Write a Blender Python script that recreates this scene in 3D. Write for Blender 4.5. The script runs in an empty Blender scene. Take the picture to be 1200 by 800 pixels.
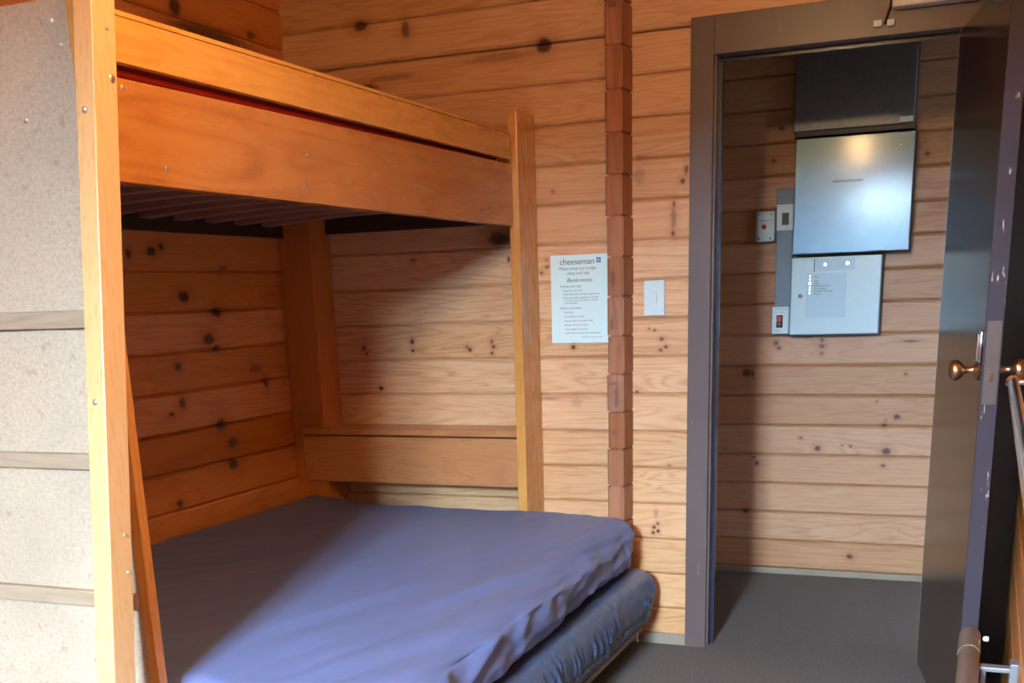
import bpy, bmesh, math, random
from mathutils import Vector, Matrix, noise
random.seed(7)
S = bpy.context.scene
COL = S.collection
# ------------------------------------------------------------------ camera
cd = bpy.data.cameras.new('camera'); cam = bpy.data.objects.new('camera', cd); COL.objects.link(cam)
cd.sensor_fit = 'HORIZONTAL'; cd.sensor_width = 36.0; cd.lens = 36.0*1330/1200
cd.shift_x = 0.0; cd.shift_y = (730.3-400)/1200
cd.clip_start = 0.01
R_ = ((0.92572, -0.37057, -0.07558), (0.37682, 0.88664, 0.26809), (-0.03234, -0.27666, 0.96042))
cam.matrix_world = Matrix(((R_[0][0], R_[0][2], -R_[0][1], 0.96707), (R_[1][0], R_[1][2], -R_[1][1], -3.96506),
                           (R_[2][0], R_[2][2], -R_[2][1], 1.26415), (0, 0, 0, 1)))
S.camera = cam
# ------------------------------------------------------------------ light and exposure
S.view_settings.view_transform = 'Standard'; S.view_settings.look = 'None'
S.view_settings.gamma = 1.0; S.view_settings.use_curve_mapping = False
S.view_settings.exposure = 0.95
W = bpy.data.worlds.new('sky'); S.world = W; W.use_nodes = True
wt = W.node_tree; tc = wt.nodes.new('ShaderNodeTexCoord'); sx = wt.nodes.new('ShaderNodeSeparateXYZ'); cr = wt.nodes.new('ShaderNodeValToRGB')
wt.links.new(tc.outputs['Generated'], sx.inputs[0]); wt.links.new(sx.outputs[2], cr.inputs[0])
cr.color_ramp.elements[0].position = 0.0; cr.color_ramp.elements[0].color = (.05, .06, .05, 1)
cr.color_ramp.elements[1].position = .12; cr.color_ramp.elements[1].color = (.62, .80, 1.0, 1)
wt.links.new(cr.outputs[0], wt.nodes['Background'].inputs[0]); wt.nodes['Background'].inputs[1].default_value = 3.0
WX0, WX1, WZ0, WZ1, WY = 0.0, 0.56, 0.90, 2.12, -5.15      # window in the wall behind the camera
al = bpy.data.lights.new('sky_daylight', 'AREA'); al.shape = 'RECTANGLE'       # bright sky seen through that window
al.size = 4.0; al.size_y = 2.6; al.energy = 10600; al.color = (0.59, 0.81, 1.0)
alo = bpy.data.objects.new('sky_daylight', al); COL.objects.link(alo)
alo.location = (0.5, -8.2, 3.35)
alo.rotation_euler = (Vector((.3, -5.15, 1.5))-Vector(alo.location)).to_track_quat('-Z', 'Y').to_euler()
LAMP = (0.22, -2.35, 2.22); LAMP_POWER = 24; LAMP_COL = (1.0, 0.62, 0.28)

# ------------------------------------------------------------------ node helpers
class NT:
    def __init__(s, name):
        s.m = bpy.data.materials.new(name); s.m.use_nodes = True; s.t = s.m.node_tree
        s.b = s.t.nodes['Principled BSDF']
    def n(s, typ, **kw):
        x = s.t.nodes.new(typ)
        for k, v in kw.items(): setattr(x, k, v)
        return x
    def put(s, sock, v):
        if isinstance(v, bpy.types.NodeSocket): s.t.links.new(v, sock)
        elif v is not None: sock.default_value = v
    def math(s, op, a, b=None, c=None, clamp=False):
        x = s.n('ShaderNodeMath', operation=op, use_clamp=clamp)
        for i, v in enumerate((a, b, c)):
            if v is not None: s.put(x.inputs[i], v)
        return x.outputs[0]
    def vec(s, op, a, b=None):
        x = s.n('ShaderNodeVectorMath', operation=op); s.put(x.inputs[0], a)
        if b is not None: s.put(x.inputs[1], b)
        return x.outputs[1] if op in ('LENGTH', 'DISTANCE', 'DOT_PRODUCT') else x.outputs[0]
    def mix(s, f, a, b, mode='MIX'):
        x = s.n('ShaderNodeMix', data_type='RGBA', blend_type=mode)
        s.put(x.inputs[0], f); s.put(x.inputs[6], a); s.put(x.inputs[7], b); return x.outputs[2]
    def rng(s, v, a, b, c, d):
        x = s.n('ShaderNodeMapRange'); s.put(x.inputs[0], v)
        for i, k in enumerate((a, b, c, d)): x.inputs[i+1].default_value = k
        return x.outputs[0]
    def noise(s, v, scale, detail=2, rough=.5, dist=0):
        x = s.n('ShaderNodeTexNoise'); s.put(x.inputs['Vector'], v); x.inputs['Scale'].default_value = scale
        x.inputs['Detail'].default_value = detail; x.inputs['Roughness'].default_value = rough
        x.inputs['Distortion'].default_value = dist; return x
    def coord(s): return s.n('ShaderNodeTexCoord').outputs['Object']
    def xyz(s, v):
        x = s.n('ShaderNodeSeparateXYZ'); s.put(x.inputs[0], v); return x.outputs
    def comb(s, a, b, c):
        x = s.n('ShaderNodeCombineXYZ')
        for i, v in enumerate((a, b, c)): s.put(x.inputs[i], v)
        return x.outputs[0]
    def bump(s, h, st, dist=.01):
        x = s.n('ShaderNodeBump'); x.inputs['Strength'].default_value = st; x.inputs['Distance'].default_value = dist
        s.put(x.inputs['Height'], h); s.put(s.b.inputs['Normal'], x.outputs[0])
C4 = lambda c: (c[0], c[1], c[2], 1)
def plain(name, col, rough=.5, metal=0, bumpy=0, scale=60, var=.12, coat=0, emis=None, spec=None):
    t = NT(name); v = t.coord(); nz = t.noise(v, scale, 3)
    t.put(t.b.inputs['Base Color'], t.mix(nz.outputs[0], C4([c*(1-var) for c in col]), C4([min(1, c*(1+var)) for c in col])))
    t.b.inputs['Roughness'].default_value = rough; t.b.inputs['Metallic'].default_value = metal
    t.b.inputs['Coat Weight'].default_value = coat
    if spec is not None: t.b.inputs['Specular IOR Level'].default_value = spec
    if emis: t.b.inputs['Emission Color'].default_value = C4(emis[0]); t.b.inputs['Emission Strength'].default_value = emis[1]
    if bumpy: t.bump(nz.outputs[0], bumpy, .004)
    return t.m
def wood(name, light, dark, axis=0, pitch=None, off=0, knots=(), kaxis=0, rough=.42, gs=1.0, var=.5, coat=0.0,
         knotty=0.0, blot=0.0, bump=.25, kscale=.78):
    """timber: grain runs along axis; pitch/off give each plank its own grain and tone; knots = (u, z, ru, rz, dark)"""
    t = NT(name); v = t.coord(); X = t.xyz(v)
    seed = 0.0; rnd = 0.5; rnd2 = 0.5
    if pitch:
        row = t.math('FLOOR', t.math('DIVIDE', t.math('SUBTRACT', X[2], off), pitch))
        wn = t.n('ShaderNodeTexWhiteNoise', noise_dimensions='1D'); t.put(wn.inputs['W'], t.math('ADD', row, 3.37+off*10))
        rnd = wn.outputs[0]; seed = t.math('MULTIPLY', rnd, 37.0)
        wn2 = t.n('ShaderNodeTexWhiteNoise', noise_dimensions='1D'); t.put(wn2.inputs['W'], t.math('ADD', row, 91.7+off*7))
        rnd2 = wn2.outputs[0]
    st = [1.0, 1.0, 1.0]; st[axis] = 0.085
    q = t.vec('MULTIPLY', v, tuple(st)); q = t.vec('ADD', q, t.comb(seed, seed, seed)) if pitch else q
    base = t.noise(q, 9*gs, 3, .5, 1.2)                      # cathedral figure: rings of a slow field
    ring = t.math('FRACT', t.math('MULTIPLY', base.outputs[0], 11.0))
    ring = t.math('ABSOLUTE', t.math('SUBTRACT', t.math('MULTIPLY', ring, 2.0), 1.0))
    ring = t.math('POWER', ring, 2.2)
    fine = t.noise(q, 130*gs, 3, .6)
    f = t.math('ADD', t.math('MULTIPLY', ring, .72*var), t.math('MULTIPLY', t.rng(fine.outputs[0], .35, .7, 0, 1), .40*var), clamp=True)
    big = t.noise(v, 2.3, 3, .55)
    f = t.math('ADD', f, t.rng(big.outputs[0], .35, .75, 0, .35*var+blot), clamp=True)
    col = t.mix(f, C4(light), C4(dark))
    if pitch:
        col = t.mix(t.rng(rnd, 0, 1, 0.0, .50), col, C4([light[0]*.86, light[1]*.72, light[2]*.60]))
        hs = t.n('ShaderNodeHueSaturation'); t.put(hs.inputs['Color'], col)
        t.put(hs.inputs['Value'], t.rng(rnd2, 0, 1, .86, 1.10)); t.put(hs.inputs['Saturation'], t.rng(rnd2, 0, 1, 1.08, .92))
        col = hs.outputs[0]
    if knotty:
        kq = [3.4, 3.4, 3.4]; kq[axis] = 1.6
        vo = t.n('ShaderNodeTexVoronoi'); t.put(vo.inputs['Vector'], t.vec('MULTIPLY', v, tuple(kq))); vo.inputs['Scale'].default_value = 1.6
        vo.inputs['Randomness'].default_value = 1.0
        k = t.rng(vo.outputs['Distance'], .045, .10, knotty, 0)
        col = t.mix(k, col, (.07, .028, .012, 1))
    if knots:
        wob = t.noise(v, 55, 2)
        wv = t.math('MULTIPLY', t.math('SUBTRACT', wob.outputs[0], .5), .9)
        halo = None; core = None
        U = X[kaxis]
        for (u, z, ru, rz, dk) in knots:
            ru *= kscale; rz *= kscale
            a = t.math('DIVIDE', t.math('SUBTRACT', U, u), ru); b = t.math('DIVIDE', t.math('SUBTRACT', X[2], z), rz)
            d = t.math('SQRT', t.math('ADD', t.math('MULTIPLY', a, a), t.math('MULTIPLY', b, b)))
            c = t.math('MULTIPLY', t.rng(t.math('ADD', d, wv), .65, 1.25, 1, 0), dk)
            h = t.rng(t.math('ADD', d, wv), 1.0, 3.2, .42*dk, 0)
            core = c if core is None else t.math('MAXIMUM', core, c)
            halo = h if halo is None else t.math('MAXIMUM', halo, h)
        col = t.mix(halo, col, C4([dark[0]*.8, dark[1]*.6, dark[2]*.55]))
        col = t.mix(core, col, (.085, .036, .018, 1))
    t.put(t.b.inputs['Base Color'], col)
    t.put(t.b.inputs['Roughness'], t.rng(fine.outputs[0], .3, .7, rough-.06, rough+.1))
    t.b.inputs['Coat Weight'].default_value = coat; t.b.inputs['Coat Roughness'].default_value = .25
    t.bump(fine.outputs[0], bump, .002)
    return t.m

# ------------------------------------------------------------------ mesh helpers (everything is written in room coordinates)
class MB:
    def __init__(s): s.bm = bmesh.new()
    def _bev(s, vs, b, seg=2):
        if b:
            es = {e for v in vs for e in v.link_edges}
            bmesh.ops.bevel(s.bm, geom=list(es), offset=b, segments=seg, affect='EDGES', profile=.5, clamp_overlap=True)
    def box(s, x0, x1, y0, y1, z0, z1, b=0.0, seg=2, M=None):
        vs = [s.bm.verts.new(p) for p in ((x0, y0, z0), (x1, y0, z0), (x1, y1, z0), (x0, y1, z0), (x0, y0, z1), (x1, y0, z1), (x1, y1, z1), (x0, y1, z1))]
        if M:
            for v in vs: v.co = M @ v.co
        for f in ((0, 3, 2, 1), (4, 5, 6, 7), (0, 1, 5, 4), (1, 2, 6, 5), (2, 3, 7, 6), (3, 0, 4, 7)): s.bm.faces.new([vs[i] for i in f])
        s._bev(vs, b, seg); return s
    def hexa(s, P, b=0.0):
        vs = [s.bm.verts.new(p) for p in P]
        for f in ((0, 3, 2, 1), (4, 5, 6, 7), (0, 1, 5, 4), (1, 2, 6, 5), (2, 3, 7, 6), (3, 0, 4, 7)): s.bm.faces.new([vs[i] for i in f])
        s._bev(vs, b); return s
    def prism(s, prof, a0, a1, fn):
        """prof = closed list of 2D points, swept a0..a1, fn(a, p) -> 3D"""
        A = [s.bm.verts.new(fn(a0, p)) for p in prof]; B = [s.bm.verts.new(fn(a1, p)) for p in prof]; n = len(prof)
        for i in range(n): s.bm.faces.new((A[i], A[(i+1) % n], B[(i+1) % n], B[i]))
        s.bm.faces.new(A[::-1]); s.bm.faces.new(B); return s
    def lathe(s, o, d, prof, n=24):
        """prof = [(t along d, radius)]"""
        o = Vector(o); d = Vector(d).normalized(); u = d.orthogonal().normalized(); w = d.cross(u)
        rings = []
        for t, r in prof:
            rings.append([s.bm.verts.new(o+d*t+(u*math.cos(k*2*math.pi/n)+w*math.sin(k*2*math.pi/n))*max(r, 1e-5)) for k in range(n)])
        for a, b in zip(rings, rings[1:]):
            for k in range(n): s.bm.faces.new((a[k], a[(k+1) % n], b[(k+1) % n], b[k]))
        s.bm.faces.new(rings[0][::-1]); s.bm.faces.new(rings[-1]); return s
    def tube(s, pts, r, n=12):
        pts = [Vector(p) for p in pts]; rings = []; u = None
        for i, p in enumerate(pts):
            d = (pts[min(i+1, len(pts)-1)]-pts[max(i-1, 0)]).normalized()
            u = (d.orthogonal() if u is None else u-d*u.dot(d)).normalized(); w = d.cross(u)
            rings.append([s.bm.verts.new(p+(u*math.cos(k*2*math.pi/n)+w*math.sin(k*2*math.pi/n))*r) for k in range(n)])
        for a, b in zip(rings, rings[1:]):
            for k in range(n): s.bm.faces.new((a[k], a[(k+1) % n], b[(k+1) % n], b[k]))
        s.bm.faces.new(rings[0][::-1]); s.bm.faces.new(rings[-1]); return s
    def build(s, name, mat, parent=None, smooth=False):
        bmesh.ops.recalc_face_normals(s.bm, faces=s.bm.faces)
        me = bpy.data.meshes.new(name); s.bm.to_mesh(me); s.bm.free()
        me.materials.append(mat)
        if smooth:
            for p in me.polygons: p.use_smooth = True
            try: me.set_sharp_from_angle(angle=math.radians(40))
            except Exception: pass
        o = bpy.data.objects.new(name, me); COL.objects.link(o)
        attach(o, parent); return o
def world_of(o):
    l = Vector((0, 0, 0))
    while o: l = l+Vector(o.location); o = o.parent
    return l
def attach(o, parent):
    if parent is not None:
        o.parent = parent; o.location = -world_of(parent)
def thing(name, label, cat, loc, group=None):
    o = bpy.data.objects.new(name, None); COL.objects.link(o); o.location = loc; o.empty_display_size = .05
    return tag(o, label, cat, group)
def tag(o, label, cat, group=None):
    o['label'] = label; o['category'] = cat
    if group: o['group'] = group
    return o
def struct(o): o['kind'] = 'structure'; return o
def text_mesh(name, body, size, mat, parent, origin, right, up, align='LEFT', shear=0.0, depth=.0002, xs=1.0):
    cu = bpy.data.curves.new(name, 'FONT'); cu.body = body; cu.size = size; cu.align_x = align; cu.shear = shear; cu.extrude = depth
    cu.resolution_u = 3
    t = bpy.data.objects.new(name, cu); COL.objects.link(t)
    dg = bpy.context.evaluated_depsgraph_get(); dg.update()
    me = bpy.data.meshes.new_from_object(t.evaluated_get(dg)); me.name = name
    bpy.data.objects.remove(t)
    r = Vector(right); u = Vector(up); n = r.cross(u); o = Vector(origin)
    for v in me.vertices: v.co = o+r*v.co.x*xs+u*v.co.y+n*(v.co.z+depth)
    me.materials.clear(); me.materials.append(mat)
    ob = bpy.data.objects.new(name, me); COL.objects.link(ob); attach(ob, parent); return ob
def rect_minus(a0, a1, segs):
    out = [(a0, a1)]
    for s0, s1 in segs:
        new = []
        for p, q in out:
            if s1 <= p or s0 >= q: new.append((p, q)); continue
            if s0 > p: new.append((p, s0))
            if s1 < q: new.append((s1, q))
        out = new
    return out
def plank_wall(name, mat, axis, plane, inward, thick, a0, a1, z0, z1, off, pitch=.13, holes=()):
    """horizontal boards with bevelled joints; holes = (a0, a1, z0, z1)"""
    mb = MB(); k = math.floor((z0-off)/pitch); c = .007
    while off+k*pitch < z1:
        lo, hi = max(z0, off+k*pitch), min(z1, off+(k+1)*pitch); k += 1
        if hi-lo < .004: continue
        cuts = sorted({lo, hi} | {h for H in holes for h in H[2:] if lo < h < hi})
        for p, q in zip(cuts, cuts[1:]):
            segs = [(H[0], H[1]) for H in holes if H[2] <= p+1e-6 and H[3] >= q-1e-6]
            gb = .0013 if p == lo else 0; gt = .0013 if q == hi else 0
            prof = ([(.016, p), (.016, p+gb), (.006, p+gb), (0, p+.009)] if gb else [(0, p)]) + \
                   ([(0, q-.009), (.006, q-gt), (.016, q-gt), (.016, q)] if gt else [(0, q)]) + [(thick, q), (thick, p)]
            for s0, s1 in rect_minus(a0, a1, segs):
                if s1-s0 < .003: continue
                if axis == 0: mb.prism(prof, s0, s1, lambda a, P: (a, plane-inward*P[0], P[1]))
                else: mb.prism(prof, s0, s1, lambda a, P: (plane-inward*P[0], a, P[1]))
    return struct(mb.build(name, mat))

# ------------------------------------------------------------------ materials
PL, PD = (.76, .485, .265), (.46, .185, .07)
KB = [(-.93,1.07,.012,.012,1),(-.93,1.04,.008,.008,.9)]
KNOT_BACK = [(-1.273,1.090,.010,.011,1),(-1.262,1.070,.008,.007,.8),(-1.062,1.112,.011,.013,1),(-1.06,1.078,.009,.008,1),(-.833,1.087,.01,.012,.6),(-.822,1.078,.009,.009,1),(-.733,1.106,.009,.011,.7),(-.727,1.088,.009,.009,.9),(-.733,1.065,.008,.008,.9),
 (-1.43,.965,.013,.011,.9),(-1.208,.938,.013,.010,1),(-.655,1.392,.007,.013,.9),(-1.04,1.405,.014,.010,.6),(-.69,1.463,.05,.034,.85),
 (-1.20,2.21,.034,.022,1),(-1.02,2.18,.02,.035,.7),(-1.185,1.995,.05,.030,1),(-1.08,2.03,.12,.014,.45),(-.503,2.075,.035,.032,1),(-.66,2.055,.16,.018,.40),
 (-.48,1.61,.010,.008,.6),(-.425,1.345,.008,.010,.8),(-.51,1.36,.009,.008,.7),(-.53,1.34,.008,.008,.7),(-.51,1.385,.006,.006,.5),(-.415,1.103,.008,.010,1),(-.415,1.082,.009,.009,1),
 (-.050,1.500,.012,.048,.55),(-.052,1.452,.008,.012,.9),(-.049,1.545,.007,.012,.8),(-.020,1.615,.011,.010,1),(-.008,1.65,.008,.02,.8),(-.17,1.64,.025,.035,.30),(-.17,1.70,.016,.014,.35),
 (-.09,1.105,.009,.009,.8),(-.074,1.078,.009,.008,.9),(-.093,1.068,.008,.007,.8),(-.115,1.135,.007,.006,.7),(-.135,1.14,.006,.005,.6),(-.18,.925,.010,.006,.8),
 (-.115,.438,.008,.008,1),(-.100,.425,.008,.008,1),(-.118,.418,.008,.008,1),(-.102,.452,.007,.007,.8),(-.108,.49,.008,.02,.35),
 (-.06,.665,.010,.005,.6),(-.51,.90,.05,.006,.5),(-.405,.885,.03,.02,.25),(.03,.77,.01,.006,.7),(.02,.90,.008,.005,.6)]
KNOT_HALL = [(-.02,.905,.026,.022,1),(.005,.90,.012,.018,.9),(.105,1.03,.012,.012,1),(.118,1.01,.010,.009,1),(.30,1.04,.010,.016,.7),(.30,1.015,.016,.012,.8),(.30,.985,.010,.010,.7),
 (.625,.715,.017,.014,1),(.54,.78,.006,.006,.7),(.30,.575,.017,.015,1),(.59,.568,.024,.018,1),(.225,.62,.009,.007,.9),(.405,.59,.006,.005,.9),(.44,.587,.007,.006,1),(.58,.505,.012,.009,.9),(.58,.70,.010,.012,.5),(.575,.68,.014,.012,.8),
 (.035,.505,.012,.012,1),(.02,.53,.010,.008,.7),(-.01,.285,.016,.014,.9),(.46,.095,.018,.014,1),(.65,.895,.008,.008,1),(.66,1.03,.05,.006,.9),(.07,1.775,.014,.012,.9),(.10,1.90,.012,.012,.9),(.68,1.76,.012,.010,1),(.30,.45,.01,.01,0)]
KNOT_LEFT = [(-.62,1.155,.030,.020,1),(-.58,1.125,.022,.012,.9),(-.80,1.075,.016,.013,1),(-.36,1.04,.04,.016,.6),(-.30,.985,.016,.018,.9),(-.80,.955,.018,.017,1),(-.86,.925,.014,.006,1),(-.60,.86,.026,.022,1),(-.545,.79,.026,.018,.9),(-.55,.715,.028,.020,1),(-.87,.625,.018,.014,.9),
 (-.98,1.43,.012,.014,1),(-.87,1.44,.022,.014,1),(-.82,1.455,.014,.012,1),(-.73,1.30,.028,.018,1),(-.56,1.245,.026,.016,1),(-.50,1.39,.02,.01,.5),
 (-.45,2.14,.20,.020,.85),(-.38,2.10,.14,.016,.9),(-.30,2.05,.16,.022,.6),(-.62,2.19,.03,.03,1),(-.20,2.18,.03,.014,.8),(-.25,1.92,.09,.03,.5)]
def K(l): return [k for k in l if k[4] > 0]
M_back = wood('pine_boards_back', PL, PD, 0, .13, .005, K(KNOT_BACK), 0, rough=.36, var=.62)
M_hall = wood('pine_boards_hall', (.60, .36, .21), (.38, .165, .08), 0, .13, .025, K(KNOT_HALL), 0, rough=.40, var=.65)
M_left = wood('pine_boards_left', (.72, .29, .07), (.46, .13, .025), 1, .13, .082, K(KNOT_LEFT), 1, rough=.42, var=.6, kscale=1.0)
M_right = wood('pine_boards_right', (.72, .29, .07), (.46, .13, .025), 1, .13, .07, knotty=.9, rough=.36, var=.6)
M_rear = wood('pine_boards_rear', PL, PD, 0, .13, .005, knotty=.9, var=.6)
M_ceil = wood('pine_ceiling_boards', (.58, .36, .19), (.40, .20, .09), 1, knotty=.7, var=.5)
M_stub = wood('log_end_timber', (.44, .175, .075), (.22, .075, .035), 2, .13, .082, [(-.235,1.31,.012,.035,.55),(-.225,.915,.012,.045,.6),(-.232,.96,.020,.008,.5),(-.24,1.16,.01,.03,.5),(-.235,.79,.01,.01,.5),(-.23,2.15,.02,.01,.6)], 0, rough=.5, var=.8, gs=.6)
VO, VD = (.68, .36, .085), (.50, .20, .038)
M_vy = wood('varnished_pine_long', VO, VD, 1, rough=.24, var=.55, coat=.35, blot=.08, bump=.05, gs=.6)
M_vm = wood('varnished_pine_rail', (.52, .225, .055), (.32, .105, .022), 1, rough=.22, var=.6, coat=.35, blot=.08, bump=.0, gs=.5)
M_vz = wood('varnished_pine_upright', (.62, .30, .075), (.48, .19, .04), 2, rough=.26, var=.3, coat=.3, bump=.08)
M_vx = wood('varnished_pine_cross', (.50, .235, .095), (.33, .12, .045), 0, rough=.3, var=.6, coat=.2, bump=.08)
M_stile = wood('pale_varnished_pine', (.62, .37, .16), (.54, .29, .11), 2, rough=.28, var=.2, coat=.3, bump=.08)
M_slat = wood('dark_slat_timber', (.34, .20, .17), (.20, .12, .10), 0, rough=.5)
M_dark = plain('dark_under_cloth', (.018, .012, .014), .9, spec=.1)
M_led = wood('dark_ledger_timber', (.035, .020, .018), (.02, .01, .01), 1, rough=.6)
def particle():
    t = NT('particleboard'); v = t.coord()
    a = t.noise(v, 150, 4, .7, .6); b = t.noise(v, 42, 3, .6); c = t.noise(v, 3.5, 2)
    col = t.mix(t.rng(a.outputs[0], .30, .60, 0, 1), (.35, .25, .165, 1), (.47, .37, .275, 1))
    col = t.mix(t.rng(b.outputs[0], .62, .72, 0, .4), col, (.20, .12, .07, 1))
    col = t.mix(t.rng(c.outputs[0], .45, .75, 0, .45), col, (.30, .215, .16, 1))
    t.put(t.b.inputs['Base Color'], col); t.b.inputs['Roughness'].default_value = .6
    t.bump(a.outputs[0], .12, .001); return t.m
M_pb = particle()
M_bat = wood('weathered_batten', (.36, .265, .18), (.27, .18, .115), 0, rough=.55, var=.7)
M_screw = plain('zinc_screw', (.65, .63, .55), .3, .9)
M_maroon = plain('maroon_fabric', (.20, .018, .045), .8, bumpy=.2)
M_red = plain('red_piping_cloth', (.55, .03, .02), .7)
def cloth(name, c1, c2, sc, rough, crease=.35):
    t = NT(name); v = t.coord(); w = t.noise(v, sc, 2); b = t.noise(t.vec('MULTIPLY', v, (1, .35, 1)), 9, 4, .6, .5)
    t.put(t.b.inputs['Base Color'], t.mix(b.outputs[0], C4(c1), C4(c2)))
    t.b.inputs['Roughness'].default_value = rough; t.b.inputs['Sheen Weight'].default_value = .04; t.b.inputs['Sheen Roughness'].default_value = .4
    h = t.math('ADD', t.math('MULTIPLY', w.outputs[0], .03), t.math('MULTIPLY', b.outputs[0], 1.0))
    t.bump(h, crease, .012); return t.m
M_sheet = cloth('blue_polycotton_sheet', (.115, .160, .365), (.140, .190, .415), 900, .48, .2)
M_matt = cloth('navy_quilted_vinyl', (.050, .080, .165), (.065, .105, .205), 500, .36, .35)
M_pipe = plain('navy_piping', (.04, .05, .10), .5)
def carpet():
    t = NT('grey_brown_carpet'); v = t.coord(); a = t.noise(v, 150, 4, .8); b = t.noise(v, 4, 3, .6); c = t.noise(t.vec('MULTIPLY', v, (1, 4, 1)), 22, 3)
    col = t.mix(t.rng(a.outputs[0], .35, .68, 0, 1), (.095, .086, .085, 1), (.24, .222, .218, 1))
    col = t.mix(t.rng(b.outputs[0], .4, .7, 0, .35), col, (.17, .145, .125, 1))
    col = t.mix(t.rng(c.outputs[0], .60, .75, 0, .25), col, (.36, .34, .35, 1))
    t.put(t.b.inputs['Base Color'], col); t.b.inputs['Roughness'].default_value = .85
    t.b.inputs['Specular IOR Level'].default_value = .2
    t.bump(a.outputs[0], .6, .006); return t.m
M_carpet = carpet()
def paint(name, col, rough, chip=(.45, .33, .22), amt=0.0):
    t = NT(name); v = t.coord(); b = t.noise(v, 6, 3); a = t.noise(t.vec('MULTIPLY', v, (1, 1, .2)), 60, 3, .6)
    c = t.mix(b.outputs[0], C4([k*.85 for k in col]), C4([k*1.15 for k in col]))
    if amt: c = t.mix(t.rng(a.outputs[0], .66, .70, 0, amt), c, C4(chip))
    t.put(t.b.inputs['Base Color'], c); t.b.inputs['Roughness'].default_value = rough; t.bump(a.outputs[0], .08, .002); return t.m
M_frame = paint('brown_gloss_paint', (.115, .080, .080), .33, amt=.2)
M_leaf = plain('dark_stained_door_ply', (.050, .029, .020), .19, scale=5, var=.2)
M_edge = paint('door_edge_paint', (.045, .038, .056), .38, (.70, .62, .55), 1.0)
M_navy = plain('navy_gloss_strip', (.022, .030, .060), .22)
M_brass = plain('aged_brass', (.60, .42, .25), .30, 1.0)
M_chrome = plain('chrome', (.72, .76, .82), .16, 1.0)
M_plate = plain('brassy_latch_plate', (.16, .13, .12), .4, .6)
M_black = plain('black_plastic', (.006, .006, .007), .6)  # sensor cable sheath and key switch body
def steel():
    t = NT('brushed_grey_steel'); v = t.coord(); a = t.noise(v, 12, 3, .6); b = t.noise(v, 90, 2)
    t.put(t.b.inputs['Base Color'], t.mix(a.outputs[0], (.070, .125, .18, 1), (.11, .175, .24, 1)))
    t.b.inputs['Metallic'].default_value = .85
    t.put(t.b.inputs['Roughness'], t.rng(a.outputs[0], .3, .7, .32, .38)); t.b.inputs['Coat Weight'].default_value = .35; t.b.inputs['Coat Roughness'].default_value = .13; t.bump(b.outputs[0], .05, .002); return t.m
M_steel = steel()
M_steel2 = plain('dull_grey_steel', (.055, .062, .072), .45, .5)
M_galv = plain('galvanised_cover', (.17, .20, .23), .38, .6, bumpy=.1, scale=40, var=.3)
M_duct = plain('grey_plastic_duct', (.15, .23, .31), .4)
M_white = plain('white_plastic', (.62, .81, .89), .35, var=.04)
M_panel = plain('white_enamel', (.56, .80, .93), .30, var=.03)
M_panel2 = plain('pale_label_film', (.47, .71, .89), .35, var=.03)
M_paper = plain('white_paper', (.68, .92, .96), .7, var=.02)
M_ink = plain('grey_ink', (.07, .11, .16), .7)
M_ink2 = plain('teal_grey_ink', (.15, .25, .31), .7)
M_blue = plain('blue_logo_ink', (.03, .25, .62), .6)
M_redp = plain('red_plastic', (.45, .02, .03), .4)
M_skirt = paint('worn_pale_skirting', (.27, .215, .16), .5, (.2, .14, .09), .5)
M_tube = plain('brown_enamel_tube', (.22, .160, .130), .34, .3)
M_bracket = plain('grey_cast_bracket', (.22, .22, .24), .4, .3)
M_bulb = plain('warm_bulb_glass', (1, .9, .7), .3, emis=((1.0, .68, .36), 60))
M_opal = plain('white_enamel_shade', (.8, .78, .72), .4)
M_led1 = plain('amber_indicator', (1, .9, .6), .4, emis=((1.0, .85, .55), 1.6))

# ------------------------------------------------------------------ setting
XL, XR = -1.53, 1.085
ZC = 2.42
struct(MB().box(XL-.1, 2.0, -5.3, 1.4, -.05, 0).build('floor', M_carpet))
struct(MB().box(XL-.1, 2.0, -5.3, .05, ZC, ZC+.05).build('ceiling', M_ceil))
M_hdark = wood('dark_hall_boards', (.16, .085, .045), (.09, .045, .025), 1, .13, .082, rough=.5)  # hall ceiling and side walls coloured dark to cut bounced light
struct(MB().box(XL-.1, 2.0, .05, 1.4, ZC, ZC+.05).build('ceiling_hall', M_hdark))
DX0, DX1, DZ = .083, .818, 1.985
plank_wall('wall_back', M_back, 0, 0.0, -1, .09, XL-.09, XR+.09, 0, ZC, .005, holes=[(.012, .90, -1, 2.08)])
plank_wall('wall_left', M_left, 1, XL, 1, .09, -5.2, 0.0, 0, ZC, .082)
plank_wall('wall_right', M_right, 1, XR, -1, .09, -5.2, 0.0, 0, ZC, .07)
plank_wall('wall_rear', M_rear, 0, WY, 1, .09, XL, XR, 0, ZC, .005, holes=[(WX0, WX1, WZ0, WZ1)])
plank_wall('wall_hall_far', M_hall, 0, 1.2, -1, .09, -1.3, 1.7, 0, ZC, .025)
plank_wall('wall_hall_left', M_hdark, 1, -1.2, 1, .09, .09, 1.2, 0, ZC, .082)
plank_wall('wall_hall_right', M_hdark, 1, 1.6, -1, .09, .09, 1.2, 0, ZC, .07)
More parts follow.
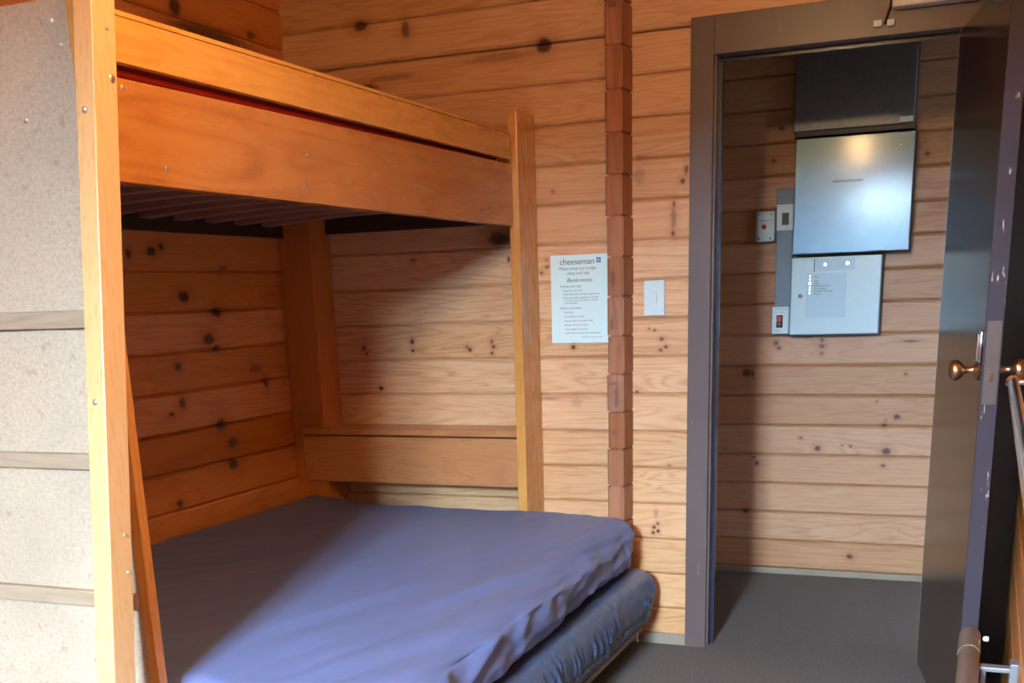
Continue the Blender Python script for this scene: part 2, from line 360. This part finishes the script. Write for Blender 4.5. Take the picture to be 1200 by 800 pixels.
# window behind the camera
w = MB()
for a in ((WX0, WX0+.05, WZ0, WZ1), (WX1-.05, WX1, WZ0, WZ1), (WX0, WX1, WZ0, WZ0+.05), (WX0, WX1, WZ1-.05, WZ1), ((WX0+WX1)/2-.02, (WX0+WX1)/2+.02, WZ0, WZ1)):
    w.box(a[0], a[1], WY-.07, WY-.01, a[2], a[3], .004)
struct(w.build('window_1', M_frame))
gm = bpy.data.materials.new('window_glass'); gm.use_nodes = True; g = gm.node_tree
tr = g.nodes.new('ShaderNodeBsdfTransparent'); gl = g.nodes.new('ShaderNodeBsdfGlossy'); gl.inputs['Roughness'].default_value = .02
fr = g.nodes.new('ShaderNodeFresnel'); mx = g.nodes.new('ShaderNodeMixShader')
g.links.new(fr.outputs[0], mx.inputs[0]); g.links.new(tr.outputs[0], mx.inputs[1]); g.links.new(gl.outputs[0], mx.inputs[2])
g.links.new(mx.outputs[0], g.nodes['Material Output'].inputs['Surface'])
struct(MB().box(WX0+.02, WX1-.02, WY-.045, WY-.041, WZ0+.02, WZ1-.02).build('window_2', gm))
# column of crossing log ends
cm = MB()
k = 0
for i in range(-1, 19):
    z0 = .082+.13*i; z1 = z0+.13
    z0 = max(z0, 0); z1 = min(z1, ZC)
    if z1-z0 < .03: continue
    dx = random.uniform(-.003, .003); dy = random.uniform(-.005, .005); g_ = .0035
    x0, x1, y0 = -.259+dx, -.196+dx*.6, -.095+dy
    prof = [(x0+.007, y0), (x1-.001, y0), (x1+.003, .0), (x0, .0), (x0, y0+.010)]       # end grain face with a knocked-off corner
    fn = lambda a, P: (P[0], P[1], a)
    cm.prism(prof, z0+.004, z1-.004, fn)
    cm.prism([(x0+.011, y0+.007), (x1-.008, y0+.007), (x1-.004, 0), (x0+.005, 0)], z0-.001, z1+.001, fn)
    for u in (.014, .026): cm.prism([(x0+u, y0+.0005), (x0+u+.008, y0+.0005), (x0+u+.008, y0+.02), (x0+u, y0+.02)], z1-.006, z1+.004, fn)
struct(cm.build('trim_1', M_stub))
# door lining and casings
t = MB()
t.box(.007, .083, -.018, .0, 0, 2.1, .002)
struct(t.build('trim_2', M_frame))
struct(MB().box(.083, .883, -.020, .0, 1.985, 2.1, .002).build('trim_3', M_frame))
struct(MB().box(.884, XR-.001, -.018, .0, 0, 2.1, .002).build('trim_4', M_frame))  # extended to the wall; its brown stands in for shade behind the door
j = MB()
j.box(.012, .083+.006, .0, .10, 0, 2.0)
j.box(.816, .90, .0, .10, 0, 2.0); j.box(.083, .826, .0, .10, 1.985, 2.06)
struct(j.build('trim_5', M_frame))
s_ = MB(); s_.box(.089, .099, .045, .058, 0, 1.975); s_.box(.089, .095, .075, .084, 0, 1.975); s_.box(.089, .816, .045, .058, 1.972, 1.985)
struct(s_.build('trim_6', M_navy))
struct(MB().box(-.19, .007, -.014, -.002, 0, .042, .003).build('baseboard_back', M_skirt))
struct(MB().box(-1.19, 1.59, 1.184, 1.197, 0, .028, .003).build('baseboard_hall', M_skirt))

# ------------------------------------------------------------------ door leaf (swung into the room, past square)
H0 = Vector((.818, -.010, 0)); H1 = Vector((.955, -.745, 0)); dl = (H1-H0).normalized(); nl = Vector((-dl.y, dl.x, 0))   # nl points to +x
if nl.x < 0: nl = -nl
LW = (H1-H0).length
MD = Matrix(((dl.x, nl.x, 0, H0.x), (dl.y, nl.y, 0, H0.y), (0, 0, 1, 0), (0, 0, 0, 1)))   # local: x along leaf, y thickness
def DP(a, b, c): return MD @ Vector((a, b, c))
leaf = MB(); leaf.box(0, LW-.003, 0, .044, .012, 1.975, .0015, 1, MD); leaf = struct(leaf.build('door_1', M_leaf))
e = MB(); e.box(LW-.003, LW, 0, .044, .012, 1.975, .001, 1, MD); e.build('edge_strip', M_edge, leaf)
e = MB(); e.box(LW-.0005, LW+.001, .005, .040, .955, 1.165, .0004, 1, MD); pl = e.build('latch_plate', M_plate, leaf)
e = MB(); e.box(LW-.002, LW+.005, .016, .027, 1.012, 1.04, .002, 2, MD); e.build('latch_bolt', M_chrome, pl)
def knob(side):
    o = DP(LW-.055, 0 if side < 0 else .044, 1.04); d = nl*side
    k = MB().lathe(o, d, [(0, .006), (.0, .026), (.003, .027), (.006, .020), (.010, .012), (.016, .009), (.030, .008), (.036, .012), (.041, .020), (.050, .0265), (.060, .027), (.069, .022), (.074, .012), (.0755, .002)], 28)
    return k.build('door_knob', M_brass, leaf, True)
knob(-1); knob(1)
e = MB().lathe(DP(LW-.030, -.010, 1.062), (0, 0, 1), [(0, .004), (.002, .006), (.07, .006), (.072, .004)], 14)
e.box(LW-.042, LW-.018, -.006, 0, 1.06, 1.14, .002, 2, MD); e.build('slide_bolt', M_chrome, leaf, True)
for z in (.25, 1.0, 1.75):
    MB().lathe((H0.x+.053, H0.y-.004, z), (0, 0, 1), [(0, .003), (.001, .006), (.09, .006), (.091, .003)], 12).build('hinge', M_plate, leaf, True)

# ------------------------------------------------------------------ bunk bed
BX = -.541
bunk = thing('bunk_bed', 'orange varnished pine bunk bed with particleboard end panel built into the corner', 'bunk bed', (-1.03, -1.1, 0))
MB().box(-.576, BX, -.174, 0.0-.004, 0, 1.858, .002).build('post', M_vz, bunk)
MB().box(XL+.001, -1.388, -.143, -.004, 0, 1.60, .003).build('post', wood('dark_varnished_post', (.56, .21, .05), (.42, .13, .03), 2, rough=.3, var=.3, coat=.2, bump=.08), bunk)
rail = MB().hexa([(-.597, -2.195, 1.494), (-.561, -2.195, 1.494), (-.561, -.174, 1.494), (-.597, -.174, 1.494),
                  (-.597, -2.195, 1.676), (-.561, -2.195, 1.676), (-.561, -.174, 1.690), (-.597, -.174, 1.690)], .002).build('side_rail', M_vm, bunk)
gr = MB(); gr.box(-.575, -.556, -2.195, -.20, 1.702, 1.781, .002); gr.box(-.574, -.557, -2.195, -.20, 1.7825, 1.792, .002)
guard = gr.build('guard_rail', M_vy, bunk)
def screw(p, d, r, par): MB().lathe(p, d, [(-.004, r*.7), (0, r), (.0015, r*.85), (.003, r*.3)], 12).build('screw', M_screw, par, True)
for y, z in ((-1.996, 1.529), (-1.492, 1.530), (-.985, 1.532), (-.45, 1.531), (-2.10, 1.66), (-1.47, 1.60)): screw((-.5610, y, z), (1, 0, 0), .0055 if y < -.6 else .004, rail)
screw((-.5555, -1.30, 1.75), (1, 0, 0), .003, guard)
# ledgers and slats of the top bunk
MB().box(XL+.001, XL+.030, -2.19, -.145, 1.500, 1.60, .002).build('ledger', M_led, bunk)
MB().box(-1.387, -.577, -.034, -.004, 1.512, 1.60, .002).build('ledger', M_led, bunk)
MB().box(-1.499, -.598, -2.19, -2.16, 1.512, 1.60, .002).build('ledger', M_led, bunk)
y = -2.10
while y < -.14:
    a = MB(); xa = -1.499 if y < -.2 else -1.386; n_ = 12         # each slat bows up a little towards its middle
    for q in range(n_):
        u0, u1 = q/n_, (q+1)/n_; h = lambda u: 1.535+.020*math.sin(math.pi*u); X = lambda u: xa+(-.598-xa)*u
        a.hexa([(X(u0), y, h(u0)), (X(u1), y, h(u1)), (X(u1), y+.055, h(u1)), (X(u0), y+.055, h(u0)),
                (X(u0), y, h(u0)+.014), (X(u1), y, h(u1)+.014), (X(u1), y+.055, h(u1)+.014), (X(u0), y+.055, h(u0)+.014)])
    bmesh.ops.remove_doubles(a.bm, verts=a.bm.verts, dist=.0001)
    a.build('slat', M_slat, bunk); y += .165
# end panel with battens and edge strip
pn = MB().box(XL+.002, -.565, -2.22, -2.197, .02, 1.79, .001).build('end_panel', M_pb, bunk)
MB().box(-.564, -.542, -2.222, -2.197, .02, 2.05, .002).build('edge_strip', M_vz, pn)
for z0, z1 in ((1.233, 1.266), (.966, .997), (.687, .720), (.41, .443)):
    bt = MB().box(XL+.004, -.566, -2.238, -2.220, z0, z1, .003).build('batten', M_bat, pn)
for x, z in ((-.688, 1.60), (-.585, 1.715), (-.600, 1.755), (-.79, 1.62)): screw((x, -2.2205, z), (0, -1, 0), .005, pn)
# leaning ladder stile standing against the end
def sy(z): return -2.231-(1.774-z)*.1385
L0, L1 = 0.0, 2.15
P = []
for z in (L0, L1):
    for (x, yy) in ((-.540, 0), (-.498, 0), (-.498, .060), (-.540, .060)): P.append((x, sy(z)+yy, z))
st = MB().hexa(P, .0025).build('stile', M_stile, bunk)
for x, yy, z in ((-.52, 0, 1.60), (-.52, 0, 1.105)): screw((x, sy(z)-.0005, z), (0, -1, 0), .006, st)
for yy, z in ((.045, 1.655), (.035, 1.735), (.04, .86), (.045, .79)): screw((-.4975, sy(z)+yy, z), (1, 0, 0), .008 if z == 1.655 else .003, st)
# ledge at the head of the lower bunk
ld = MB(); ld.box(-1.386, -.577, -.143, -.004, .782, .801, .002)
ledge = ld.build('ledge_shelf', M_vx, bunk)
MB().box(-1.478, -.577, -.166, -.144, .776, .802, .004).build('front_lip', M_vx, ledge)
MB().box(-1.478, -.577, -.164, -.144, .597, .771, .002).build('front_board', M_vx, ledge)
MB().box(-1.386, -.577, -.143, -.120, .590, .61, .002).build('back_batten', M_vx, ledge)

# ------------------------------------------------------------------ bedding
def rbox(x0, x1, y0, y1, z0, z1, r, nx, ny, nz, disp):
    """rounded block sampled finely on every side, then displaced by disp(p, n)"""
    bm = bmesh.new(); idx = {}
    def sm(t): return t
    def V(i, j_, k_):
        key = (i, j_, k_)
        if key in idx: return idx[key]
        def g(n, a0, a1, q, rr):
            t_ = q/n; L = a1-a0; e_ = min(.25, 2.2*rr/L)          # crowd samples near edges
            if t_ < .2: t2 = e_*t_/.2
            elif t_ > .8: t2 = 1-e_*(1-t_)/.2
            else: t2 = e_+(1-2*e_)*(t_-.2)/.6
            return a0+L*t2
        p = Vector((g(nx, x0, x1, i, r), g(ny, y0, y1, j_, r), g(nz, z0, z1, k_, r*.5)))
        c = Vector((min(max(p.x, x0+r), x1-r), min(max(p.y, y0+r), y1-r), min(max(p.z, z0+r), z1-r)))
        d = p-c; n = d.normalized() if d.length > 1e-6 else Vector((0, 0, 1))
        if d.length > 1e-6: p = c+n*r
        v = bm.verts.new(disp(p, n)); idx[key] = v; return v
    def F(a, b, c, d):
        try: bm.faces.new((a, b, c, d))
        except ValueError: pass
    for i in range(nx):
        for j_ in range(ny):
            for k_ in (0, nz): F(V(i, j_, k_), V(i+1, j_, k_), V(i+1, j_+1, k_), V(i, j_+1, k_))
    for i in range(nx):
        for k_ in range(nz):
            for j_ in (0, ny): F(V(i, j_, k_), V(i+1, j_, k_), V(i+1, j_, k_+1), V(i, j_, k_+1))
    for j_ in range(ny):
        for k_ in range(nz):
            for i in (0, nx): F(V(i, j_, k_), V(i, j_+1, k_), V(i, j_+1, k_+1), V(i, j_, k_+1))
    m = MB(); m.bm.free(); m.bm = bm; return m
def ss(a, b, x):
    t_ = min(1, max(0, (x-a)/(b-a))); return t_*t_*(3-2*t_)
def sheet_disp(p, n):
    q = p.copy()
    top = ss(.40, .48, p.z)
    # slight crown and a soft fall towards the open side
    q.z += top*(.028*ss(-1.1, -1.5, p.x) - .034*ss(-.62, -.20, p.x)*ss(.42, .5, p.z)*(1-.75*ss(-.9, -.15, p.y)))
    if n.x > .2:                                             # side hangs out towards its hem
        q.x += .008*ss(.50, .31, p.z)+.006+.034*ss(-.35, -1.5, p.y)
        q.x -= .025*ss(.325, .295, p.z)
    # long folds running from the front of the open edge back up over the mattress
    sd = ss(.95, .3, n.z)*ss(.30, .36, p.z)
    m_ = ss(-.80, -.34, p.x)*(1-.5*ss(-.35, -.1, p.y))
    a = math.radians(76)
    dd = (p.x-.9*(p.z-.5))*math.cos(a)+p.y*math.sin(a); nn = (p.x-.9*(p.z-.5))*math.sin(a)-p.y*math.cos(a)
    f = noise.noise((nn*13, dd*1.7, 0))+.45*noise.noise((nn*27, dd*3, 5))
    q += n*(.010*m_*f)
    if n.x > -.2: q += n*.026*sd*(.3-abs(noise.noise((p.y*3.6+(.5-p.z)*9, (p.z+p.y*.25)*10, 7)))*1.3)+n*.010*sd*noise.noise((p.y*9+(.5-p.z)*20, (p.z+p.y*.25)*26, 3))
    # soft dimples over the whole top
    q += n*.005*noise.noise((p.x*6+2, p.y*2.5, 1))
    f2 = noise.noise(((p.x*.8-p.y*.55)*22, (p.x*.55+p.y*.8)*2.4, 9)); q += n*(.0035*f2*ss(-.3, -1.2, p.x)*top)
    # gathered pleats at the far open corner
    c_ = ss(-.50, -.16, p.y)*ss(-.34, -.22, p.x)
    if c_ > 0 and n.z < .93: q += n*(.010*c_*noise.noise((p.y*34+p.z*5, p.z*3, 11)))
    # tucked hem wobble
    if p.z < .33: q.z += .002+.002*noise.noise((p.x*5, p.y*5, 3))
    return q
sh = rbox(-1.522, -.156, -2.17, -.098, .303, .514, .085, 90, 150, 22, sheet_disp)
sheet = tag(sh.build('bed_sheet', M_sheet, None, True), 'plain blue fitted sheet stretched over the lower bunk mattress', 'sheet')
def matt_disp(p, n):
    q = p.copy()
    if n.x > .3:
        b = math.sin(math.pi*min(1, max(0, (p.z-.10)/.21)))
        q.x += .030*b
        q.x -= .012*math.exp(-((p.z-.168)/.007)**2)          # stitched line
        w_ = .5+.5*noise.noise((p.y*4, p.z*5, 0))
        tk = noise.noise((p.y*34+1.2*p.z*10, p.z*5, 2)); q.x += .020*(abs(tk)-.25)*(.4+w_)*b+.005*noise.noise((p.y*70, p.z*8, 4))
    if n.y > .3: q.y += .004*noise.noise((p.x*20, p.z*4, 4))
    return q
mt = rbox(-1.522, -.112, -2.17, -.060, .102, .304, .045, 40, 320, 28, matt_disp)
matt = tag(mt.build('mattress', M_matt, None, True), 'dark blue quilted mattress lying under the blue fitted sheet', 'mattress')
pts = [(-.117+.004*noise.noise((k*.3, 0, 0)), -2.10+2.0*k/60, .111) for k in range(61)]
MB().tube(pts, .006, 8).build('piping', M_pipe, matt, True)
base = thing('bed_base', 'low pale timber bed base under the dark quilted mattress', 'bed', (-.8, -1.1, 0))  # wooden bed base carrying the quilted mattress
M_base = wood('raw_base_timber', (.42, .29, .18), (.28, .17, .09), 1, rough=.6)
MB().box(-.160, -.138, -2.17, -.07, .062, .101, .002).build('base_rail', M_base, base)
MB().box(-1.51, -1.48, -2.17, -.15, .062, .101, .002).build('base_rail', M_base, base)
y = -2.15
while y < -.2:
    MB().box(-1.479, -.161, y, y+.07, .080, .101, .002).build('base_slat', M_base, base); y += .13
for x in (-1.47, -.30):
    for yy in (-2.1, -1.1, -.25): MB().box(x, x+.05, yy, yy+.05, 0, .0795, .002).build('leg', M_base, base)
MB().tube([(-.135, -.16, .10), (-.132, -.16, .08), (-.134, -.158, .055), (-.130, -.160, .045)], .003, 8).build('tie_cord', plain('white_cord', (.7, .7, .68), .8), base, True)
# upper mattress, seen only through the rail gap
um = rbox(-1.49, -.602, -2.13, -.19, 1.572, 1.765, .03, 30, 50, 8, lambda p, n: p+n*.004*noise.noise(p*6))
um_o = tag(um.build('upper_mattress', M_maroon, None, True), 'dark maroon mattress on the top bunk behind the rails', 'mattress')
MB().tube([(-.599, -2.1+1.85*k/30, 1.694) for k in range(31)], .006, 8).build('piping', M_red, um_o, True)

# ------------------------------------------------------------------ things on the back wall
nt = thing('notice', 'white printed notice sheet on the wall beside the log column', 'notice', (-.386, -.008, 1.097))
pp = MB(); pp.box(-.492, -.281, -.0095, -.0085, 1.097, 1.397); pp.build('paper', M_paper, nt)
R, U = (1, 0, 0), (0, 0, 1); YP = -.0098
def T(s, x, z, size, mat=M_ink2, al_='LEFT', sh=0.0, xs=1.0): return text_mesh('printed_line', s, size, mat, nt, (x, YP, z), R, U, al_, sh, .0001, xs)
T('cheeseman', -.458, 1.365, .0285, M_ink, xs=1.02)
lg = MB()
for (a, b) in ((0, 0), (1, 0), (0, 1), (1, 1)): lg.box(-.3215+a*.0085, -.314+a*.0085, YP-.0003, YP, 1.368+b*.0095, 1.376+b*.0095, .001)
lg.build('logo', M_blue, nt)
T('Please keep our Lodge', -.392, 1.347, .0150, al_='CENTER', sh=.15)
T('clean and tidy', -.390, 1.331, .0150, al_='CENTER', sh=.15)
T('Bunkrooms', -.386, 1.306, .0190, M_ink, 'CENTER', .3, 1.05)
T('During your stay', -.457, 1.288, .0115)
T('Keep the room tidy', -.447, 1.274, .0088)
T('Keep aisles clear of bags and gear bins', -.447, 1.262, .0088)
T('Keep noise down, people are resting', -.447, 1.250, .0088); T('in other rooms. No food or drinks', -.443, 1.241, .0088); T('in bunkrooms', -.443, 1.232, .0088)
T('Before you leave', -.457, 1.214, .0115)
for s_t, z in (('Strip beds', 1.200), ('Air mattress outside', 1.186), ('Vacuum floor and under beds', 1.171), ('Sweep and wipe surfaces', 1.157), ('Take rubbish to the bins', 1.142), ('Leave room ready for the next guests', 1.129)): T(s_t, -.443, z, .0088)
T('Thank you for your help', -.305, 1.115, .0075, al_='RIGHT')
sw = thing('light_switch', 'white vertical light switch plate between log column and door', 'light switch', (-.114, -.008, 1.18))
pm = MB().box(-.151, -.077, -.012, -.0025, 1.184, 1.302, .003).build('plate', M_white, sw)
MB().box(-.124, -.104, -.0165, -.0122, 1.226, 1.262, .002).build('rocker', M_white, sw)
# door contact and exit box by the lintel
ds = thing('door_sensor', 'small white two piece contact with thin dark cable on the door head', 'sensor', (.60, -.022, 2.013))
MB().box(.570, .596, -.034, -.0205, 2.009, 2.028, .002).build('magnet', M_white, ds)
MB().box(.610, .632, -.034, -.0205, 2.008, 2.026, .002).build('switch_body', M_white, ds)
MB().tube([(.604, -.026, 2.016), (.608, -.026, 2.035), (.617, -.026, 2.06), (.620, -.026, 2.095), (.622, -.026, 2.14)], .0035, 8).build('cable', M_black, ds, True)
eb = thing('wall_box', 'pale long box fixed above the dark door frame', 'wall box', (.73, 0, 2.075))
MB().box(.625, .86, -.075, -.0215, 2.050, 2.19, .006).build('housing', M_opal, eb)
MB().box(.635, .85, -.078, -.0755, 2.084, 2.18, .002).build('cover', M_white, eb)

# ------------------------------------------------------------------ hall switchboard and panels
YH = 1.197
sb = thing('switchboard', 'large grey steel switchboard cabinet on the hall wall above the white box', 'switchboard', (.40, 1.14, 1.385))
c = MB(); c.box(.178, .640, 1.097, YH, 1.390, 1.84, .003); c.build('lower_box', M_steel2, sb)
MR = Matrix.Translation((.409, 1.09, 0)) @ Matrix.Rotation(math.radians(1.3), 4, 'Z') @ Matrix.Translation((-.409, -1.09, 0))
c = MB(); c.box(.180, .638, 1.0855, 1.091, 1.393, 1.838, .002, 2, MR); c.build('lower_door', M_steel, sb)
c = MB(); c.box(.165, .630, 1.10, YH, 1.868, 2.38, .003); c.build('upper_cover', M_galv, sb)
c = MB(); c.box(.170, .634, 1.092, YH, 1.846, 1.866, .002); c.build('joint_strip', M_steel2, sb)
MB().box(.575, .625, 1.097, 1.0995, 1.874, 1.893, .001).build('maker_label', M_white, sb)
MB().box(.33, .45, 1.080, 1.0848, 1.665, 1.674).build('label_strip', M_panel2, sb)
screw((.585, 1.0845, 1.79), (0, -1, 0), .006, sb); screw((.52, 1.0845, 1.397), (0, -1, 0), .005, sb); screw((.20, 1.0845, 1.82), (0, -1, 0), .005, sb)
ap = thing('alarm_panel', 'white square alarm panel with indicator lights below the steel cabinet', 'alarm panel', (.355, 1.17, 1.06))
MB().box(.174, .540, 1.135, YH, 1.060, 1.383, .003).build('housing', M_steel2, ap)
dr = MB().box(.172, .534, 1.122, 1.134, 1.068, 1.381, .003).build('door', M_panel, ap)
MB().box(.266, .43, 1.1205, 1.1215, 1.325, 1.372, .0004).build('label_window', M_panel2, dr)
MB().box(.264, .267, 1.1200, 1.1214, 1.322, 1.374).build('window_edge', M_steel2, dr)
MB().box(.235, .40, 1.1208, 1.1218, 1.135, 1.315).build('legend_film', M_panel2, dr)
for i, z in enumerate((1.305, 1.292, 1.276, 1.260, 1.248, 1.236)):
    MB().lathe((.250, 1.1205, z), (0, -1, 0), [(0, .003), (.001, .0055 if i == 2 else .003), (.002, .002)], 10).build('indicator', M_led1, dr)
for s_t, z in (('On', 1.298), ('Fire', 1.282), ('Fault', 1.272), ('Isolate Normal', 1.262), ('Zone Alarm', 1.251), ('Evacuate Sounder', 1.241), ('Silence', 1.230)):
    text_mesh('legend_line', s_t, .0105, M_ink, dr, (.268, 1.1204, z), R, U)
MB().lathe((.213, 1.1215, 1.226), (0, -1, 0), [(0, .008), (.004, .010), (.006, .008), (.010, .006), (.012, .002)], 16).build('key_lock', M_chrome, dr, True)
MB().lathe((.31, 1.1203, 1.350), (0, -1, 0), [(0, .006), (.002, .006), (.003, .003)], 12).build('indicator', M_led1, dr, True)
MB().lathe((.40, 1.1203, 1.352), (0, -1, 0), [(0, .007), (.002, .007), (.003, .003)], 12).build('indicator', M_led1, dr, True)
du = thing('cable_duct', 'grey vertical cable duct running down beside the steel cabinet', 'duct', (.135, 1.18, 1.065))
MB().box(.100, .170, 1.150, YH, 1.068, 1.66, .004).build('channel', M_duct, du)
MB().box(.098, .172, 1.146, 1.1495, 1.60, 1.66, .002).build('end_cover', M_duct, du)
so = thing('socket_plate', 'white switch plate with dark rocker on the grey duct top', 'socket', (.135, 1.147, 1.50))
MB().box(.100, .170, 1.138, 1.1455, 1.492, 1.598, .003).build('plate', M_white, so)
MB().box(.124, .152, 1.134, 1.1375, 1.515, 1.563, .002).build('rocker', M_steel2, so)
cp = thing('key_switch', 'white plate with red and black key switch at the foot of the grey duct', 'switch', (.13, 1.147, 1.07))
MB().box(.094, .166, 1.138, 1.1455, 1.072, 1.185, .003).build('plate', M_white, cp)
MB().box(.113, .140, 1.134, 1.1375, 1.098, 1.150, .003).build('switch_body', M_black, cp)
MB().box(.116, .134, 1.131, 1.1338, 1.122, 1.146, .002).build('rocker', M_redp, cp)
MB().lathe((.126, 1.1337, 1.110), (0, -1, 0), [(0, .008), (.004, .009), (.008, .008), (.010, .003)], 16).build('key_barrel', M_chrome, cp, True)
for s_t, z in (('EVACUATION', 1.172), ('ON   OFF', 1.158), ('TRIAL', 1.082)): text_mesh('printed_line', s_t, .009, M_ink2, cp, (.104, 1.1378, z), R, U)
cb = thing('call_point', 'white box with small red button left of the grey duct', 'call point', (.052, 1.18, 1.45))
MB().box(.010, .092, 1.150, YH, 1.452, 1.575, .008, 3).build('housing', M_white, cb)
MB().box(.022, .080, 1.1455, 1.1495, 1.468, 1.560, .004).build('cover', M_white, cb)
MB().lathe((.048, 1.1452, 1.512), (0, -1, 0), [(0, .010), (.003, .010), (.005, .007), (.006, .002)], 16).build('button', M_redp, cb, True)
text_mesh('printed_line', 'TRIAL EVAC', .0095, M_redp, cb, (.026, 1.1452, 1.533), R, U)
for x, z in ((.026, 1.465), (.076, 1.465), (.026, 1.560), (.076, 1.560)): MB().lathe((x, 1.1495, z), (0, -1, 0), [(0, .005), (.002, .005), (.003, .003)], 10).build('corner_screw', M_duct, cb, True)

# ------------------------------------------------------------------ right wall: towel rail and tubular heater
tr_ = thing('towel_rail', 'chrome towel rail running along the right wall below the door knob', 'rail', (1.02, -1.9, 1.055))
MB().lathe((1.02, -1.29, 1.055), (0, -1, 0), [(0, .008), (.002, .011), (2.11, .011), (2.112, .008)], 20).build('bar', M_chrome, tr_, True)
for y in (-1.282, -3.4):
    MB().lathe((1.02, y, 1.055), (0, -1, 0), [(0, .011), (.002, .0145), (.008, .0145), (.011, .011)], 20).build('end_ring', M_chrome, tr_, True)
    MB().tube([(1.02, y-.006, 1.055), (1.05, y-.006, 1.055), (XR+.002, y-.006, 1.055)], .007, 10).build('bracket_arm', M_chrome, tr_, True)
    MB().lathe((XR-.001, y-.006, 1.055), (-1, 0, 0), [(-.004, .018), (.004, .018), (.007, .012)], 18).build('wall_flange', M_chrome, tr_, True)
ht = thing('tubular_heater', 'brown tubular heater on a grey bracket low on the right wall by the door', 'heater', (.975, -1.5, .36))
HX, HZ, HR = .978, .405, .0255
MB().lathe((HX, -1.02, HZ), (0, -1, 0), [(0, .018), (.004, HR*.95), (1.25, HR*.95), (1.254, .018)], 32).build('heater_tube', M_tube, ht, True)
MB().lathe((HX, -1.000, HZ), (0, -1, 0), [(0, .020), (.006, HR), (.16, HR+.0008), (.163, HR)], 32).build('end_cap', M_tube, ht, True)
MB().lathe((1.008, -1.05, .415), (1, -.1, 0), [(0, .004), (.004, .0065), (.012, .0065), (.014, .003)], 14).build('cable_gland', M_white, ht, True)
for y in (-1.22, -2.1):
    bk = MB()
    bk.box(HX+.024, XR-.012, y-.03, y+.0, .393, .405, .003); bk.box(XR-.018, XR+.001, y-.035, y+.01, .352, .418, .003)
    bk.box(HX+.03, XR-.018, y-.028, y-.004, .345, .360, .003); bk.box(HX+.028, HX+.04, y-.028, y-.004, .345, .40, .003)
    bk.build('bracket', M_bracket, ht)

# ------------------------------------------------------------------ ceiling lamp (above and left of the camera, out of frame)
lp = thing('pendant_lamp', 'small warm bulb hanging from the ceiling in the room behind the view', 'lamp', (LAMP[0], LAMP[1], ZC))
MB().lathe((LAMP[0], LAMP[1], ZC-.001), (0, 0, -1), [(0, .05), (.012, .05), (.02, .03), (.022, .01)], 24).build('ceiling_rose', M_opal, lp, True)
MB().lathe((LAMP[0], LAMP[1], ZC-.02), (0, 0, -1), [(0, .018), (.10, .022), (.115, .02)], 20).build('lamp_holder', M_opal, lp, True)
MB().lathe((LAMP[0], LAMP[1], LAMP[2]+.085), (0, 0, -1), [(0, .013), (.02, .014), (.04, .024), (.065, .030), (.085, .027), (.10, .016), (.107, .003)], 20).build('bulb', M_bulb, lp, True)
pd = bpy.data.lights.new('bulb_light', 'POINT'); pd.energy = LAMP_POWER; pd.color = LAMP_COL; pd.shadow_soft_size = .035
po = bpy.data.objects.new('bulb_light', pd); COL.objects.link(po); po.location = (LAMP[0], LAMP[1], LAMP[2]-.08)
